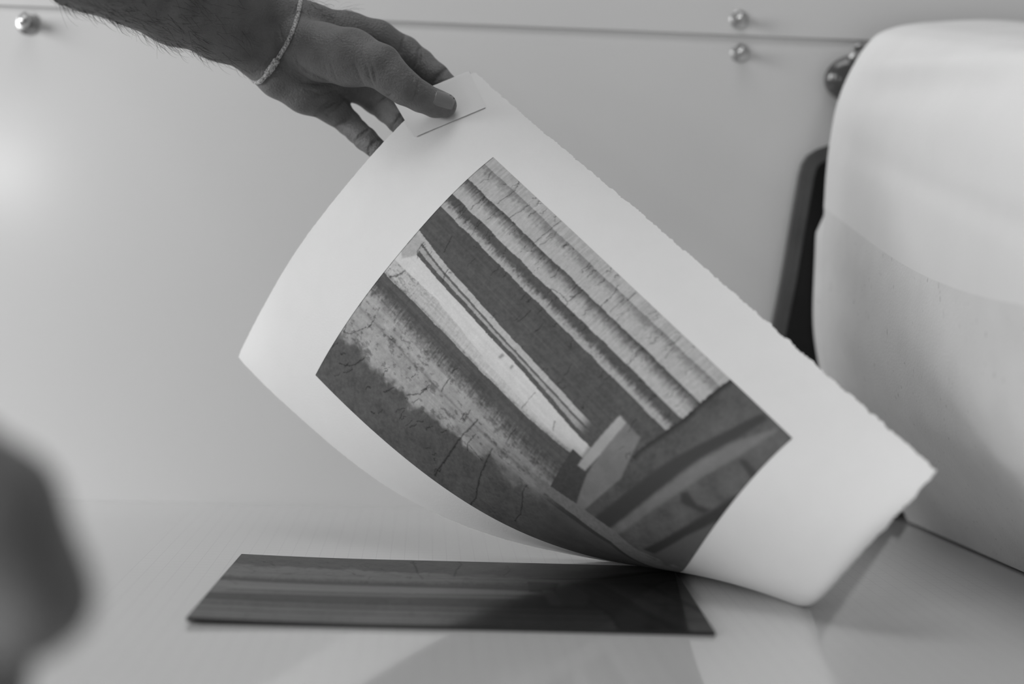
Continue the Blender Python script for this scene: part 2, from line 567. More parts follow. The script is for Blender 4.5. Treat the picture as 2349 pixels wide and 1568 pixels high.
    for poly, val in ((DARK1, 0.075), (BEAM, 0.25 + 0.05 * blot), (DARK2, 0.06), (BEAM2, 0.15), (NOTCH, 0.07), (NOTCH2, 0.075), (BOX_MID, 0.27 + 0.06 * blot), (BOX_LIGHT, 0.52 + 0.06 * blot), (SHARD, 0.55 + 0.1 * fine), (POST1, 0.4), (POST2, 0.35)):
        mk = blur(inside(a, b, poly).astype(float), 1 if poly in (BOX_MID, BOX_LIGHT, SHARD, POST1, POST2) else 2)
        T = T + (val - T) * mk
    lt = np.interp(a, *zip(*LEDGE_TOP))
    lb = np.interp(a, *zip(*LEDGE_BOT))
    band = (b < lt) & (b > lb) & (a > 0.55)
    T = np.where(band, T + (0.25 + 0.06 * fine - T) * sstep(0.55, 0.66, a), T)
    T = np.where((b <= lb) & (a > 0.60), T + (0.125 + 0.03 * blot - T) * sstep(0.60, 0.74, a), T)
    T = np.where((b <= lb) & (b > lb - 0.022) & (a > 0.6), T * (1 - 0.4 * sstep(0.6, 0.7, a)), T)
    # cracks
    rng = np.random.default_rng(5)
    cr = list(CRACKS)
    for lo, hi, n in ((L2, L1, 26), (L3, L2, 26), (L4, L3, 24), (0.60, 0.63, 14), (L1, 1.0, 18), (0.65, 0.75, 16)):
        for _ in range(n):
            c0 = rng.uniform(0.02, 0.78)
            h0 = rng.uniform(lo, hi); h1 = min(hi, h0 + rng.uniform(0.3, 1.0) * (hi - lo))
            k = 5
            cr.append(([(c0 + rng.normal(0, 0.0025), h0 + (h1 - h0) * q / (k - 1)) for q in range(k)], rng.uniform(0.3, 0.6)))
    for _ in range(34):
        c0, d0 = rng.uniform(0.0, 0.40), rng.uniform(0.04, 0.40)
        an = rng.uniform(0.7, 1.5)
        ln = rng.uniform(0.006, 0.03)
        cr.append(([(c0 + ln * math.cos(an) * q / 3 + rng.normal(0, 0.002), d0 + 1.4 * ln * math.sin(an) * q / 3 + rng.normal(0, 0.003)) for q in range(4)], rng.uniform(0.4, 0.9)))
    for pts, w in cr:
        P = np.array(pts) * [PW * 1000, PD * 1000]
        wid = 0.50 * w
        lo, hi = P.min(0) - 3, P.max(0) + 3
        i0, i1 = [int(np.clip(q / (PW * 1000) * (na - 1), 0, na)) for q in (lo[0], hi[0] + 1)]
        j0, j1 = [int(np.clip(q / (PD * 1000) * (nb - 1), 0, nb)) for q in (lo[1], hi[1] + 1)]
        if i1 <= i0 or j1 <= j0:
            continue
        X, Y = x[i0:i1, j0:j1] + 0.9 * fine[i0:i1, j0:j1], y[i0:i1, j0:j1] + 0.9 * grain[i0:i1, j0:j1]
        D = np.full(X.shape, 1e9)
        for p, q in zip(P[:-1], P[1:]):
            e = q - p
            s = np.clip(((X - p[0]) * e[0] + (Y - p[1]) * e[1]) / max(e @ e, 1e-9), 0, 1)
            D = np.minimum(D, np.hypot(X - p[0] - s * e[0], Y - p[1] - s * e[1]))
        T[i0:i1, j0:j1] *= 1 - 0.72 * np.exp(-(D / wid) ** 2)
    T = T * (1 + 0.10 * grain)
    # soften by a pixel and darken the thin ink line along the plate edge
    K = np.pad(T, 1, mode='edge')
    T = (4 * K[1:-1, 1:-1] + K[:-2, 1:-1] + K[2:, 1:-1] + K[1:-1, :-2] + K[1:-1, 2:]) / 8
    T = T * (1 - 0.5 * (a * PW < 0.0005))
    return np.clip(T, 0.03, 0.95)


# ------------------------------------------------------------------ the lifted sheet: a bent surface with the flat sheet's lengths
SHEET_CTRL = np.array([
    [-1.30161, 0.74974, 0.53783], [-0.23412, 1.22473, 0.2122], [-0.13418, 1.28366, 0.2202], [-0.18944, 1.16663, 0.28916],
    [-0.08689, 1.22333, 0.33117], [-0.06921, 1.20897, 0.36687], [-0.05451, 1.1227, 0.46688], [0.1963, 1.33472, 0.44204],
    [-0.19594, 1.21537, -0.15126], [-0.17968, 1.19615, 0.11272], [-0.15157, 1.15993, 0.17444], [-0.11279, 1.13755, 0.23019],
    [-0.076, 1.11534, 0.28777], [-0.02728, 1.10741, 0.34368], [0.03524, 1.13608, 0.38236], [0.038, 1.26597, 0.32696],
    [0.27895, 1.55175, 0.3055], [-0.11246, 1.1569, 0.06145], [-0.09245, 1.114, 0.11564], [-0.05871, 1.08622, 0.17464],
    [-0.01413, 1.07383, 0.23034], [0.03251, 1.06602, 0.28447], [0.09144, 1.09183, 0.32545], [0.14868, 1.16798, 0.29886],
    [-0.05479, 1.18253, 0.05932], [-0.02907, 1.1414, 0.01334], [-0.02653, 1.07681, 0.06027], [4e-05, 1.04002, 0.11851],
    [0.04048, 1.02244, 0.17566], [0.08948, 1.01817, 0.22958], [0.14743, 1.03289, 0.27298], [0.20471, 1.10717, 0.26745],
    [0.00745, 1.15448, -0.18185], [0.06746, 1.13761, 0.00819], [0.05536, 1.05999, 0.0099], [0.06172, 0.99844, 0.06028],
    [0.09475, 0.96888, 0.12219], [0.14427, 0.96487, 0.17504], [0.20029, 0.98077, 0.21805], [0.26918, 0.98509, 0.26312],
    [0.2315, 1.24364, 0.14332], [0.15194, 1.12383, -0.00785], [0.1525, 1.05626, -0.0018], [0.14282, 0.98206, 0.00883],
    [0.14872, 0.91932, 0.06298], [0.19708, 0.90642, 0.1253], [0.26137, 0.93539, 0.15511], [0.24045, 0.81575, 0.29571],
    [0.15741, 1.08548, 0.79073], [0.25456, 1.12348, -0.01298], [0.24272, 1.04626, 0.00847], [0.23912, 0.97887, -0.00231],
    [0.22707, 0.90039, -0.00063], [0.24508, 0.84854, 0.06688], [0.31374, 0.87294, 0.11591], [0.303, 0.75097, 0.16899],
    [0.60837, 1.34897, -1.84591], [0.33271, 1.10515, -0.00243], [0.33936, 1.03978, 0.02401], [0.32645, 0.96508, -0.02452],
    [0.31385, 0.8899, -0.02781], [0.29505, 0.80357, 0.00892], [0.30437, 0.70346, 0.09265], [0.45083, 1.15473, 0.13202],
    [-0.16004, 0.93371, 4.34504], [0.58925, 0.93124, -1.78597], [0.38294, 1.20258, 0.57654], [-0.70401, 0.13693, 4.9927],
    [-2.96167, 4.17778, 9.15264], [4.3621, 9.83517, 0.70929], [-2.6139, -3.06471, 0.9193], [-11.11629, -8.23683, 10.89292]]).reshape(-1, 3)
MARGIN_L, MARGIN_R, MARGIN_T, MARGIN_B = 0.07275, 0.08225, 0.04325, 0.045
U0, U1, V0, V1, NU, NV = -0.10, 0.46, -0.09, 0.27, 9, 8


def spline_basis(t, n):
    k = n - 3
    x = np.clip(t, 0, 1) * k
    i = np.minimum(x.astype(int), k - 1)
    s = x - i
    w = np.stack([(1 - s) ** 3, 3 * s ** 3 - 6 * s ** 2 + 4, -3 * s ** 3 + 3 * s ** 2 + 3 * s + 1, s ** 3], -1) / 6
    return i, w


def sheet(u, v):
    u, v = np.asarray(u, float), np.asarray(v, float)
    shp = u.shape
    i, wu = spline_basis((u.ravel() - U0) / (U1 - U0), NU)
    j, wv = spline_basis((v.ravel() - V0) / (V1 - V0), NV)
    C = SHEET_CTRL.reshape(NU, NV, 3)
    P = np.zeros((u.size, 3))
    for p in range(4):
        for q in range(4):
            P += (wu[:, p] * wv[:, q])[:, None] * C[i + p, j + q]
    P[:, 2] = np.maximum(P[:, 2], 0.0011)
    return P.reshape(shp + (3,))


def sheet_normal(u, v):
    e = 1e-4
    n = np.cross(sheet(u + e, v) - sheet(u - e, v), sheet(u, v + e) - sheet(u, v - e))
    return n / np.linalg.norm(n, axis=-1, keepdims=True)


def paper_grid(n, m):
    s, t = np.meshgrid(np.linspace(0, 1, n), np.linspace(0, 1, m), indexing='ij')
    deck = lambda q, seed: 0.0016 * value_noise(q * 420, q * 0 + 3.3, seed) + 0.0014 * value_noise(q * 90, q * 0 + 1.3, seed + 1)
    lo_u = -MARGIN_L + 0.25 * deck(t, 101)
    hi_u = PW + MARGIN_R - 0.0005 + deck(t, 111)
    u = lo_u + s * (hi_u - lo_u)
    lo_v = -MARGIN_B + 0.5 * deck(s, 121)
    hi_v = PD + MARGIN_T + deck(s, 131)
    v = lo_v + t * (hi_v - lo_v)
    return u, v


n, m = 360, 240
u, v = paper_grid(n, m)
P = sheet(u, v)
N = sheet_normal(u, v)
THK = 0.00045
front = P.reshape(-1, 3)
back = (P - N * THK).reshape(-1, 3)
back[:, 2] = np.maximum(back[:, 2], 0.0007)
Q = [grid_quads(n, m), grid_quads(n, m, True) + n * m]
idx = np.arange(n * m).reshape(n, m)
ring = np.concatenate([idx[:, 0], idx[-1, 1:], idx[-2::-1, -1], idx[0, -2:0:-1]])
nx = np.roll(ring, -1)
paper = fast_mesh('paper_print', *with_rim(front, back, Q, ring), M_PAPER, flat_tail=len(ring))
tag(paper, 'deckle-edged white printing paper lifted by one corner, carrying a dark photographic picture of stone steps', 'print')

NA, NB = 760, 524
TONE = picture(NA, NB)
u, v = np.meshgrid(np.linspace(0, PW, NA), np.linspace(0, PD, NB), indexing='ij')
P = sheet(u, v) + sheet_normal(u, v) * 0.00015
ink = fast_mesh('printed_picture', P.reshape(-1, 3), grid_quads(NA, NB), M_INK, paper)
at_ = ink.data.attributes.new('tone', 'FLOAT', 'POINT')
at_.data.foreach_set('value', TONE.astype(np.float32).ravel())
tag(ink, 'grey printed picture of worn stone steps and a concrete block')

# ------------------------------------------------------------------ the inked plate
PLATE_A, PLATE_X, PLATE_Y, PLATE_D, PLATE_T = -0.0365, 0.020, 0.8575, 0.198, 0.0024
ca, sa = math.cos(PLATE_A), math.sin(PLATE_A)


def plate_pt(a, b, z):
    """a along the long side 0..1, b = 0 far edge .. 1 near edge"""
    lx = (a - 0.5) * PW
    ly = (1 - b) * PLATE_D
    lift = 0.0016 * np.clip(1 - a / 0.35, 0, 1) ** 2
    return np.stack([PLATE_X + lx * ca - ly * sa, PLATE_Y + lx * sa + ly * ca, z + lift + 0.0006], -1)


pa, pb = np.meshgrid(np.linspace(0, 1, 60), np.linspace(0, 1, 40), indexing='ij')
top = plate_pt(pa, pb, PLATE_T).reshape(-1, 3)
bot = plate_pt(pa, pb, 0.0002).reshape(-1, 3)
idx = np.arange(60 * 40).reshape(60, 40)
ring = np.concatenate([idx[:, 0], idx[-1, 1:], idx[-2::-1, -1], idx[0, -2:0:-1]])
nx = np.roll(ring, -1)
plate = fast_mesh('printing_plate', np.concatenate([top, bot]), np.concatenate([grid_quads(60, 40, True), grid_quads(60, 40) + 2400, np.stack([nx, nx + 2400, ring + 2400, ring], -1)]), M_PLATE, None, False)
tag(plate, 'dark glossy inked printing plate lying flat on the grid sheet', 'printing plate')
NA2, NB2 = 380, 262
T2 = TONE[::2, ::2][:NA2, :NB2]
pa, pb = np.meshgrid(np.linspace(0.001, 0.999, T2.shape[0]), np.linspace(0.001, 0.999, T2.shape[1]), indexing='ij')
face = fast_mesh('inked_face', plate_pt(pa, pb, PLATE_T + 0.00012).reshape(-1, 3), grid_quads(*T2.shape, True), M_PLATE_FACE, plate)
at_ = face.data.attributes.new('tone', 'FLOAT', 'POINT')
at_.data.foreach_set('value', T2.astype(np.float32).ravel())

# ------------------------------------------------------------------ press roller with its blankets and cover thrown over it
PROFILE = np.array([(0.420, 0.0015), (0.414, 0.014), (0.396, 0.042), (0.369, 0.082), (0.3480, 0.118), (0.3396, 0.150), (0.3367, 0.222), (0.3376, 0.270), (0.3405, 0.322),
                    (0.3466, 0.359), (0.3586, 0.389), (0.3675, 0.404), (0.378, 0.4157), (0.391, 0.4217), (0.430, 0.428), (0.50, 0.430), (0.58, 0.412), (0.64, 0.360), (0.66, 0.300)])
PT = np.concatenate([[0], np.cumsum(np.linalg.norm(np.diff(PROFILE, axis=0), axis=1))])
PT /= PT[-1]


def smooth_profile(t):
    """Catmull-Rom through PROFILE"""
    t = np.clip(t, 0, 1)
    k = np.clip(np.searchsorted(PT, t, 'right') - 1, 0, len(PT) - 2)
    h = (t - PT[k]) / (PT[k + 1] - PT[k])
    sl = np.gradient(PROFILE, PT, axis=0)
    d = (PT[k + 1] - PT[k])[..., None]
    h = h[..., None]
    return (2 * h ** 3 - 3 * h ** 2 + 1) * PROFILE[k] + (h ** 3 - 2 * h ** 2 + h) * d * sl[k] + (-2 * h ** 3 + 3 * h ** 2) * PROFILE[k + 1] + (h ** 3 - h ** 2) * d * sl[k + 1]


def drape(t, y, out=0.0, tuck=0.0):
    p = smooth_profile(t)
    e = 2e-3
    g = smooth_profile(t + e) - smooth_profile(t - e)
    g = g / np.maximum(np.linalg.norm(g, axis=-1, keepdims=True), 1e-9)
    nrm = np.stack([-g[..., 1], g[..., 0]], -1)
    x, z = p[..., 0], p[..., 1]
    far = 1.285 - y
    # loose folds of the cloth
    ramp = np.clip((far - 0.015) * 12, 0, 1)
    zc = 0.386 + 0.08 * far
    w = ramp * (0.0030 * np.exp(-((z - zc) / 0.009) ** 2) - 0.0032 * np.exp(-((z - zc + 0.022) / 0.013) ** 2) - 0.0012 * np.exp(-((z - 0.325 + 0.06 * far) / 0.012) ** 2))
    w = w + 0.0020 * np.sin(9 * y + 22 * z) * np.exp(-((z - 0.25) / 0.12) ** 2) * np.clip(far * 8, 0, 1)
    q = out + w * (z > 0.02)
    x = x + nrm[..., 0] * q + tuck * np.clip((z - 0.245) / 0.03, 0, 1) + 0.055 * np.clip(far, 0, None) * (1 - np.clip(z / 0.12, 0, 1))
    z = z + nrm[..., 1] * q
    z = np.where(z > 0.0, z * (1 - 0.2 / 0.43 * far), z)
    return np.stack([x, y, np.maximum(z, 0.0014)], -1)


def cloth(name, t0, t1, y0, y1, out, thick, mat, tuck=0.0, nt=110, ny=70, ragged=0.0, seed=1, taper=False):
    """t0 may vary with y"""
    s, q = np.meshgrid(np.linspace(0, 1, nt), np.linspace(0, 1, ny), indexing='ij')
    edge = ragged * value_noise(s * 60, s * 0 + 0.7, seed) + ragged * 2 * value_noise(s * 9, s * 0 + 0.2, seed + 5)
    y = y0 + q * (y1 + edge - y0)
    a = t0(y) if callable(t0) else t0
    t = a + s * (t1 - a)
    o_ = out(y) if callable(out) else out
    if taper:
        o_ = 0.00004 + (out - 0.00004) * np.clip(s * 25, 0, 1)
    A = drape(t, y, o_, tuck).reshape(-1, 3)
    B = drape(t, y, o_ - thick, tuck).reshape(-1, 3)
    k = nt * ny
    idx = np.arange(k).reshape(nt, ny)
    ring = np.concatenate([idx[:, 0], idx[-1, 1:], idx[-2::-1, -1], idx[0, -2:0:-1]])
    nx = np.roll(ring, -1)
    return fast_mesh(name, *with_rim(A, B, [grid_quads(nt, ny), grid_quads(nt, ny, True) + k], ring), mat, flat_tail=len(ring))


def t_at_height(z):
    tt = np.linspace(0, 0.7, 400)
    zz = smooth_profile(tt)[:, 1]
    return np.interp(z, zz, tt)


felt2 = cloth('felt_blanket', 0.02, 1.0, 0.60, 1.3050, lambda y: -0.0045 + 0.0055 * np.clip((y - 1.2875) / 0.004, 0, 1), 0.004, M_FELT, 0.012, seed=7)
tag(felt2, 'under felt blanket whose pale edge shows beside the black frame', 'blanket')
felt = cloth('felt_blanket', 0.0, 1.0, 0.58, 1.286, 0.0, 0.0035, M_FELT, nt=260, ragged=0.0006, seed=9)
tag(felt, 'flecked off-white felt blanket hanging over the roller down to the bed', 'blanket')


def hem(y):
    far = 1.285 - y
    zz = 0.268 - 0.06 * far - 0.12 * np.sin(np.clip(far / 0.40, 0, 1) * 1.5) * 0.4
    return t_at_height(zz / (1 - 0.2 / 0.43 * far))


cover = cloth('cover_sheet', hem, 1.0, 0.56, 1.2875, 0.00022, 0.00013, M_COVER, nt=220, ragged=0.0005, seed=13, taper=True)
tag(cover, 'smooth pale cover sheet folded over the top of the felt blanket', 'cloth')

roller = empty('press_roller', (0.56, 0.95, 0.0))
keep(lathe('drum', [(0.0, 0.0), (0.128, 0.0), (0.13, 0.003), (0.13, 0.697), (0.128, 0.70), (0.0, 0.70)], M_STEEL, (0.56, 0.60, 0.1315), (0, 1, 0), None, 64), roller)
keep(lathe('axle', [(0.0, 0.0), (0.025, 0.0), (0.025, 0.79), (0.0, 0.79)], M_STEEL, (0.56, 0.52, 0.1315), (0, 1, 0), None, 32), roller)
tag(roller, 'steel roller drum hidden beneath the hanging felt blankets', 'roller')

# dark side frame of the press behind the blankets
FY0, FY1 = 1.3085, 1.3215
out_px = [(1700, 1172), (1735, 985), (1776, 745), (1797, 640), (1817, 520), (1838, 400), (1845, 374), (1858, 354), (1880, 340), (1915, 328), (1990, 318), (2100, 312)]
outline = [at(px, py, FY0) for px, py in out_px]
outline = [(p[0], max(p[2], 0.001)) for p in outline]
outline += [(0.60, 0.30), (0.60, 0.001)]
frame = empty('press_side_frame', (0.42, FY1, 0.0))


def slab(name, ol, y0, y1, mat):
    n = len(ol)
    V = [(x, y0, z) for x, z in ol] + [(x, y1, z) for x, z in ol]
    Fc = [tuple(range(n))] + [tuple(range(2 * n - 1, n - 1, -1))] + [(i, i + n, (i + 1) % n + n, (i + 1) % n) for i in range(n)]
    return link_mesh(name, V, Fc, mat, None, False)


def inset(ol, d):
    n = len(ol)
    res = []
    c = np.array(ol)
    for i in range(n):
        a, b, e = c[i - 1], c[i], c[(i + 1) % n]
        n1 = np.array([(b - a)[1], -(b - a)[0]]); n1 = n1 / (np.linalg.norm(n1) + 1e-9)
        n2 = np.array([(e - b)[1], -(e - b)[0]]); n2 = n2 / (np.linalg.norm(n2) + 1e-9)
        k = n1 + n2
        res.append(tuple(b + k / (k @ k + 1e-9) * 2 * d))
    return res


keep(slab('rim', outline, FY0 + 0.004, FY1, M_RIM), frame)
keep(slab('rim_step', inset(outline, 0.0072), FY0 + 0.0025, FY1 - 0.001, M_RIM), frame)
keep(slab('rim_inner', inset(outline, 0.0086), FY0 + 0.0012, FY1 - 0.001, M_RIM), frame)
keep(slab('web', inset(outline, 0.0118), FY0, FY1 - 0.001, M_BLACK), frame)
tag(frame, 'black side frame of the press with a grey rounded rim beside the felt', 'press frame')

# handle and its little ball screw beside the cover
hp = at(1975, 182, 1.309)
prof = [(0.0315 * math.sin(q), 0.0 + 0.013 * math.cos(q)) for q in np.linspace(0.0, math.pi * 0.5, 16)] + [(0.0300, -0.010), (0.0, -0.012)]
handle = lathe('wall_handle', prof, M_KNOB, hp, (0, -1, 0), None, 40, (1.0, 0.70))
tag(handle, 'dark glossy rounded handle on the wall peeking out behind the cover sheet', 'handle')
sp_ = at(1957, 131, 1.300)
scr = lathe('ball_screw', [(0.0, 0.0045), (0.002, 0.004), (0.0037, 0.0025), (0.0042, 0.0), (0.0037, -0.0025), (0.002, -0.0045), (0.0018, -0.02), (0.0, -0.02)], M_STEEL, sp_, (-0.1, -1, 0.05), handle, 24)

# ------------------------------------------------------------------ folded paper tab gripped at the corner
def sheet_uv(px, py, u=-0.05, v=0.22):
    e = 1e-4
    for _ in range(25):
        p0 = project(sheet(np.array([u]), np.array([v])))[0]
        pu = (project(sheet(np.array([u + e]), np.array([v])))[0] - p0) / e
        pv = (project(sheet(np.array([u]), np.array([v + e])))[0] - p0) / e
        s = np.linalg.solve(np.stack([pu, pv], 1), np.array([px, py]) - p0)
        s = np.clip(s, -0.02, 0.02)
        u, v = float(np.clip(u + s[0], -0.098, 0.2)), float(np.clip(v + s[1], 0.1, 0.268))
    return u, v


tab_px = np.array([[(904, 234), (1076, 163)], [(951, 314), (1114, 246)]], float)
nt_, ns_ = 14, 22
uvc = [[sheet_uv(*np.clip(tab_px[i][j], [0, 0], [9999, 9999])) for j in (0, 1)] for i in (0, 1)]
TF = np.zeros((nt_, ns_, 3)); TB = np.zeros((nt_, ns_, 3))
for i in range(nt_):
    for j in range(ns_):
        fi, fj = i / (nt_ - 1), j / (ns_ - 1)
        px, py = (1 - fi) * ((1 - fj) * tab_px[0][0] + fj * tab_px[0][1]) + fi * ((1 - fj) * tab_px[1][0] + fj * tab_px[1][1])
        y0 = sheet(np.array([-0.07]), np.array([0.2]))[0][1]
        # depth of the sheet (continued smoothly past its edge) along this line of sight
        uu, vv = sheet_uv(px, py)
        S = sheet(np.array([uu]), np.array([vv]))[0]
        err = np.linalg.norm(project(S) - np.array([px, py]))
        TF[i, j] = (px, py, S[1] if err < 6 else np.nan)
good = ~np.isnan(TF[..., 2])
A_ = np.c_[TF[good][:, 0], TF[good][:, 1], np.ones(good.sum())]
pl_ = np.linalg.lstsq(A_, TF[good][:, 2], rcond=None)[0]
for i in range(nt_):
    for j in range(ns_):
        px, py, y = TF[i, j]
        if np.isnan(y):
            y = pl_ @ np.array([px, py, 1.0])
        fi, fj = i / (nt_ - 1), j / (ns_ - 1)
        lift = 0.0004 + 0.0007 * fi ** 4 + 0.0006 * (1 - fj) ** 4
        TF[i, j] = at(px, py, y - lift)
        TB[i, j] = at(px + 6, py + 2, y + 0.0008)
TB[0] = TF[0] + [0, 0.0007, 0.0001]
rows = np.concatenate([TF[::-1], (TF[0] + TB[0])[None] / 2 + [0, 0, 0.0002], TB[:]], 0)
tabo = fast_mesh('paper_tab', rows.reshape(-1, 3), grid_quads(rows.shape[0], ns_), M_TAB)
tag(tabo, 'small folded white paper tab pinched under the thumb at the corner', 'paper tab')


# ------------------------------------------------------------------ the person: smooth-blended solids turned into one skin
def cone_sdf(P, a, b, ra, rb):
    e = b - a
    t = np.clip((P - a) @ e / max(e @ e, 1e-12), 0, 1)
    return np.linalg.norm(P - a - t[:, None] * e, axis=1) - (ra + t * (rb - ra))


def smin(a, b, k):
    h = np.clip(0.5 + 0.5 * (b - a) / k, 0, 1)
    return b + (a - b) * h - k * h * (1 - h)


def chain(pts):
    """[(px,py,depth,radius)...] or [(xyz, radius)...] -> list of tapered segments"""
    q = []
    for p in pts:
        q.append((at(p[0], p[1], p[2]), p[3]) if len(p) == 4 else (np.array(p[0], float), p[1]))
    return [(q[i][0], q[i + 1][0], q[i][1], q[i + 1][1]) for i in range(len(q) - 1)]


PALM = []
PALM += chain([(590, 124, 1.122, 0.0150), (500, 74, 1.105, 0.0183), (400, 22, 1.08, 0.0230), (200, -85, 1.02, 0.0295), (60, -155, 0.96, 0.034), ((-0.285, 0.90, 0.430), 0.041)])
PALM += chain([(640, 42, 1.120, 0.0185), (540, -12, 1.105, 0.0230), (430, -60, 1.085, 0.028), (220, -150, 1.03, 0.033), (60, -190, 0.96, 0.036), ((-0.285, 0.90, 0.430), 0.041)])
PALM += chain([((-0.285, 0.90, 0.430), 0.041), ((-0.56, 0.74, 0.55), 0.05)])
PALM += chain([(640, 52, 1.122, 0.0178), (705, 62, 1.126, 0.0163), (800, 80, 1.134, 0.0150), (866, 86, 1.137, 0.0120)])
PALM += chain([(630, 95, 1.124, 0.0170), (720, 112, 1.132, 0.0150), (845, 135, 1.142, 0.0120)])
PALM += chain([(615, 125, 1.124, 0.0150), (700, 165, 1.132, 0.0140), (806, 190, 1.138, 0.0112)])
PALM += chain([(600, 138, 1.122, 0.0140), (640, 176, 1.122, 0.0138), (700, 214, 1.126, 0.0130), (764, 249, 1.135, 0.0105)])
THUMB = chain([(690, 100, 1.112, 0.0185), (740, 120, 1.102, 0.0202), (805, 132, 1.092, 0.0200), (872, 152, 1.082, 0.0150), (900, 178, 1.079, 0.0128), (929, 201, 1.0785, 0.0116), (965, 222, 1.081, 0.0101), (998, 237, 1.0855, 0.0093), (1020, 241, 1.0880, 0.0086)])
FINGERS = [
    chain([(866, 86, 1.137, 0.0118), (930, 117, 1.142, 0.0106), (966, 143, 1.137, 0.0094), (1001, 174, 1.128, 0.0090), (1042, 210, 1.120, 0.0078)]),
    chain([(845, 135, 1.142, 0.0118), (912, 192, 1.148, 0.0106), (970, 236, 1.132, 0.0092), (1008, 264, 1.116, 0.0082)]),
    chain([(806, 190, 1.138, 0.0110), (862, 231, 1.144, 0.0098), (888, 254, 1.136, 0.0086), (914, 278, 1.124, 0.0082), (944, 312, 1.112, 0.0074)]),
    chain([(764, 249, 1.135, 0.0102), (800, 282, 1.138, 0.0090), (820, 302, 1.132, 0.0083), (838, 318, 1.126, 0.0084), (868, 345, 1.117, 0.0076)])]


def hand_base(P, lo=None, hi=None):
    def near(seg):
        if lo is None:
            return True
        a, b, ra, rb = seg
        mn, mx = np.minimum(a, b) - max(ra, rb) - 0.03, np.maximum(a, b) + max(ra, rb) + 0.03
        return np.all(mx > lo) and np.all(mn < hi)
    d = np.full(len(P), 0.05)
    for s in PALM:
        if near(s):
            d = smin(d, cone_sdf(P, *s), 0.009)
    f = np.full(len(P), 0.05)
    for fg in FINGERS:
        g = np.full(len(P), 0.05)
        for s in fg:
            if near(s):
                g = smin(g, cone_sdf(P, *s), 0.0025)
        f = smin(f, g, 0.0012)
    d = smin(d, f, 0.006)
    t = np.full(len(P), 0.05)
    for s in THUMB:
        if near(s):
            t = smin(t, cone_sdf(P, *s), 0.004)
    return smin(d, t, 0.006)


def march(pxs, fun):
    D = np.array([ray(px, py) for px, py in pxs])
    D /= np.linalg.norm(D, axis=1)[:, None]
    s = np.full(len(D), 0.95)
    for _ in range(60):
        s = np.minimum(s + np.clip(fun(EYE + D * s[:, None]), -0.01, 0.03) * 0.8, 1.4)
    X = EYE + D * s[:, None]
    return X, np.abs(fun(X)) < 0.001


CREASES = [
    ([(829, 123), (841, 153), (849, 184), (857, 196)], 0.8), ([(846, 133), (857, 163), (862, 190)], 1.0), ([(811, 143), (826, 179), (834, 192)], 0.6),
    ([(949, 176), (946, 204), (938, 228)], 0.8), ([(960, 188), (954, 217), (946, 229)], 0.9), ([(941, 178), (938, 212)], 0.5),
    ([(673, 123), (683, 151), (703, 166), (730, 178), (752, 187)], 1.2), ([(693, 189), (731, 191), (752, 188)], 0.7),
    ([(722, 266), (744, 245), (770, 230), (790, 206)], 1.2), ([(752, 263), (783, 230), (811, 206)], 1.0), ([(668, 225), (710, 222), (745, 205)], 0.5),
    ([(929, 79), (923, 112), (915, 133)], 1.1), ([(965, 102), (959, 133), (943, 161)], 1.2), ([(1025, 157), (1005, 174), (986, 192)], 1.2),
    ([(845, 297), (829, 309), (813, 325)], 1.3), ([(880, 318), (859, 322), (846, 342), (845, 356)], 1.1), ([(806, 271), (788, 282), (772, 289)], 1.0),
    ([(898, 218), (872, 230), (859, 243)], 1.1), ([(922, 262), (905, 284), (898, 294)], 1.0), ([(580, 165), (604, 163)], 0.7), ([(640, 60), (648, 95), (640, 125)], 0.4),
    ([(760, 150), (768, 175), (775, 188)], 0.4), ([(745, 150), (750, 170)], 0.4), ([(700, 205), (735, 215), (770, 205)], 0.4)]
CSEG = []
for pl, w in CREASES:
    fine_px = []
    for p, q in zip(pl[:-1], pl[1:]):
        k = max(2, int(np.hypot(q[0] - p[0], q[1] - p[1]) / 6))
        fine_px += [(p[0] + (q[0] - p[0]) * i / k, p[1] + (q[1] - p[1]) * i / k) for i in range(k)]
    fine_px.append(pl[-1])
    X, ok = march(fine_px, hand_base)
    nn = len(X)
    for i in range(nn - 1):
        if ok[i] and ok[i + 1] and np.linalg.norm(X[i + 1] - X[i]) < 0.008:
            ends = min(i, nn - 2 - i) / (nn / 2)
            CSEG.append((X[i], X[i + 1], 0.0017 * w * (0.55 + 0.6 * ends), 0.0017 * w * (0.55 + 0.6 * ends)))


def hand_full(P, lo=None, hi=None):
    d = hand_base(P, lo, hi)
    c = np.full(len(P), 0.05)
    for s in CSEG:
        a, b, ra, rb = s
        if lo is not None and (np.any(np.maximum(a, b) + 0.004 < lo) or np.any(np.minimum(a, b) - 0.004 > hi)):
            continue
        c = np.minimum(c, cone_sdf(P, *s))
    return -smin(-d, c, 0.0011)                      # carve the creases


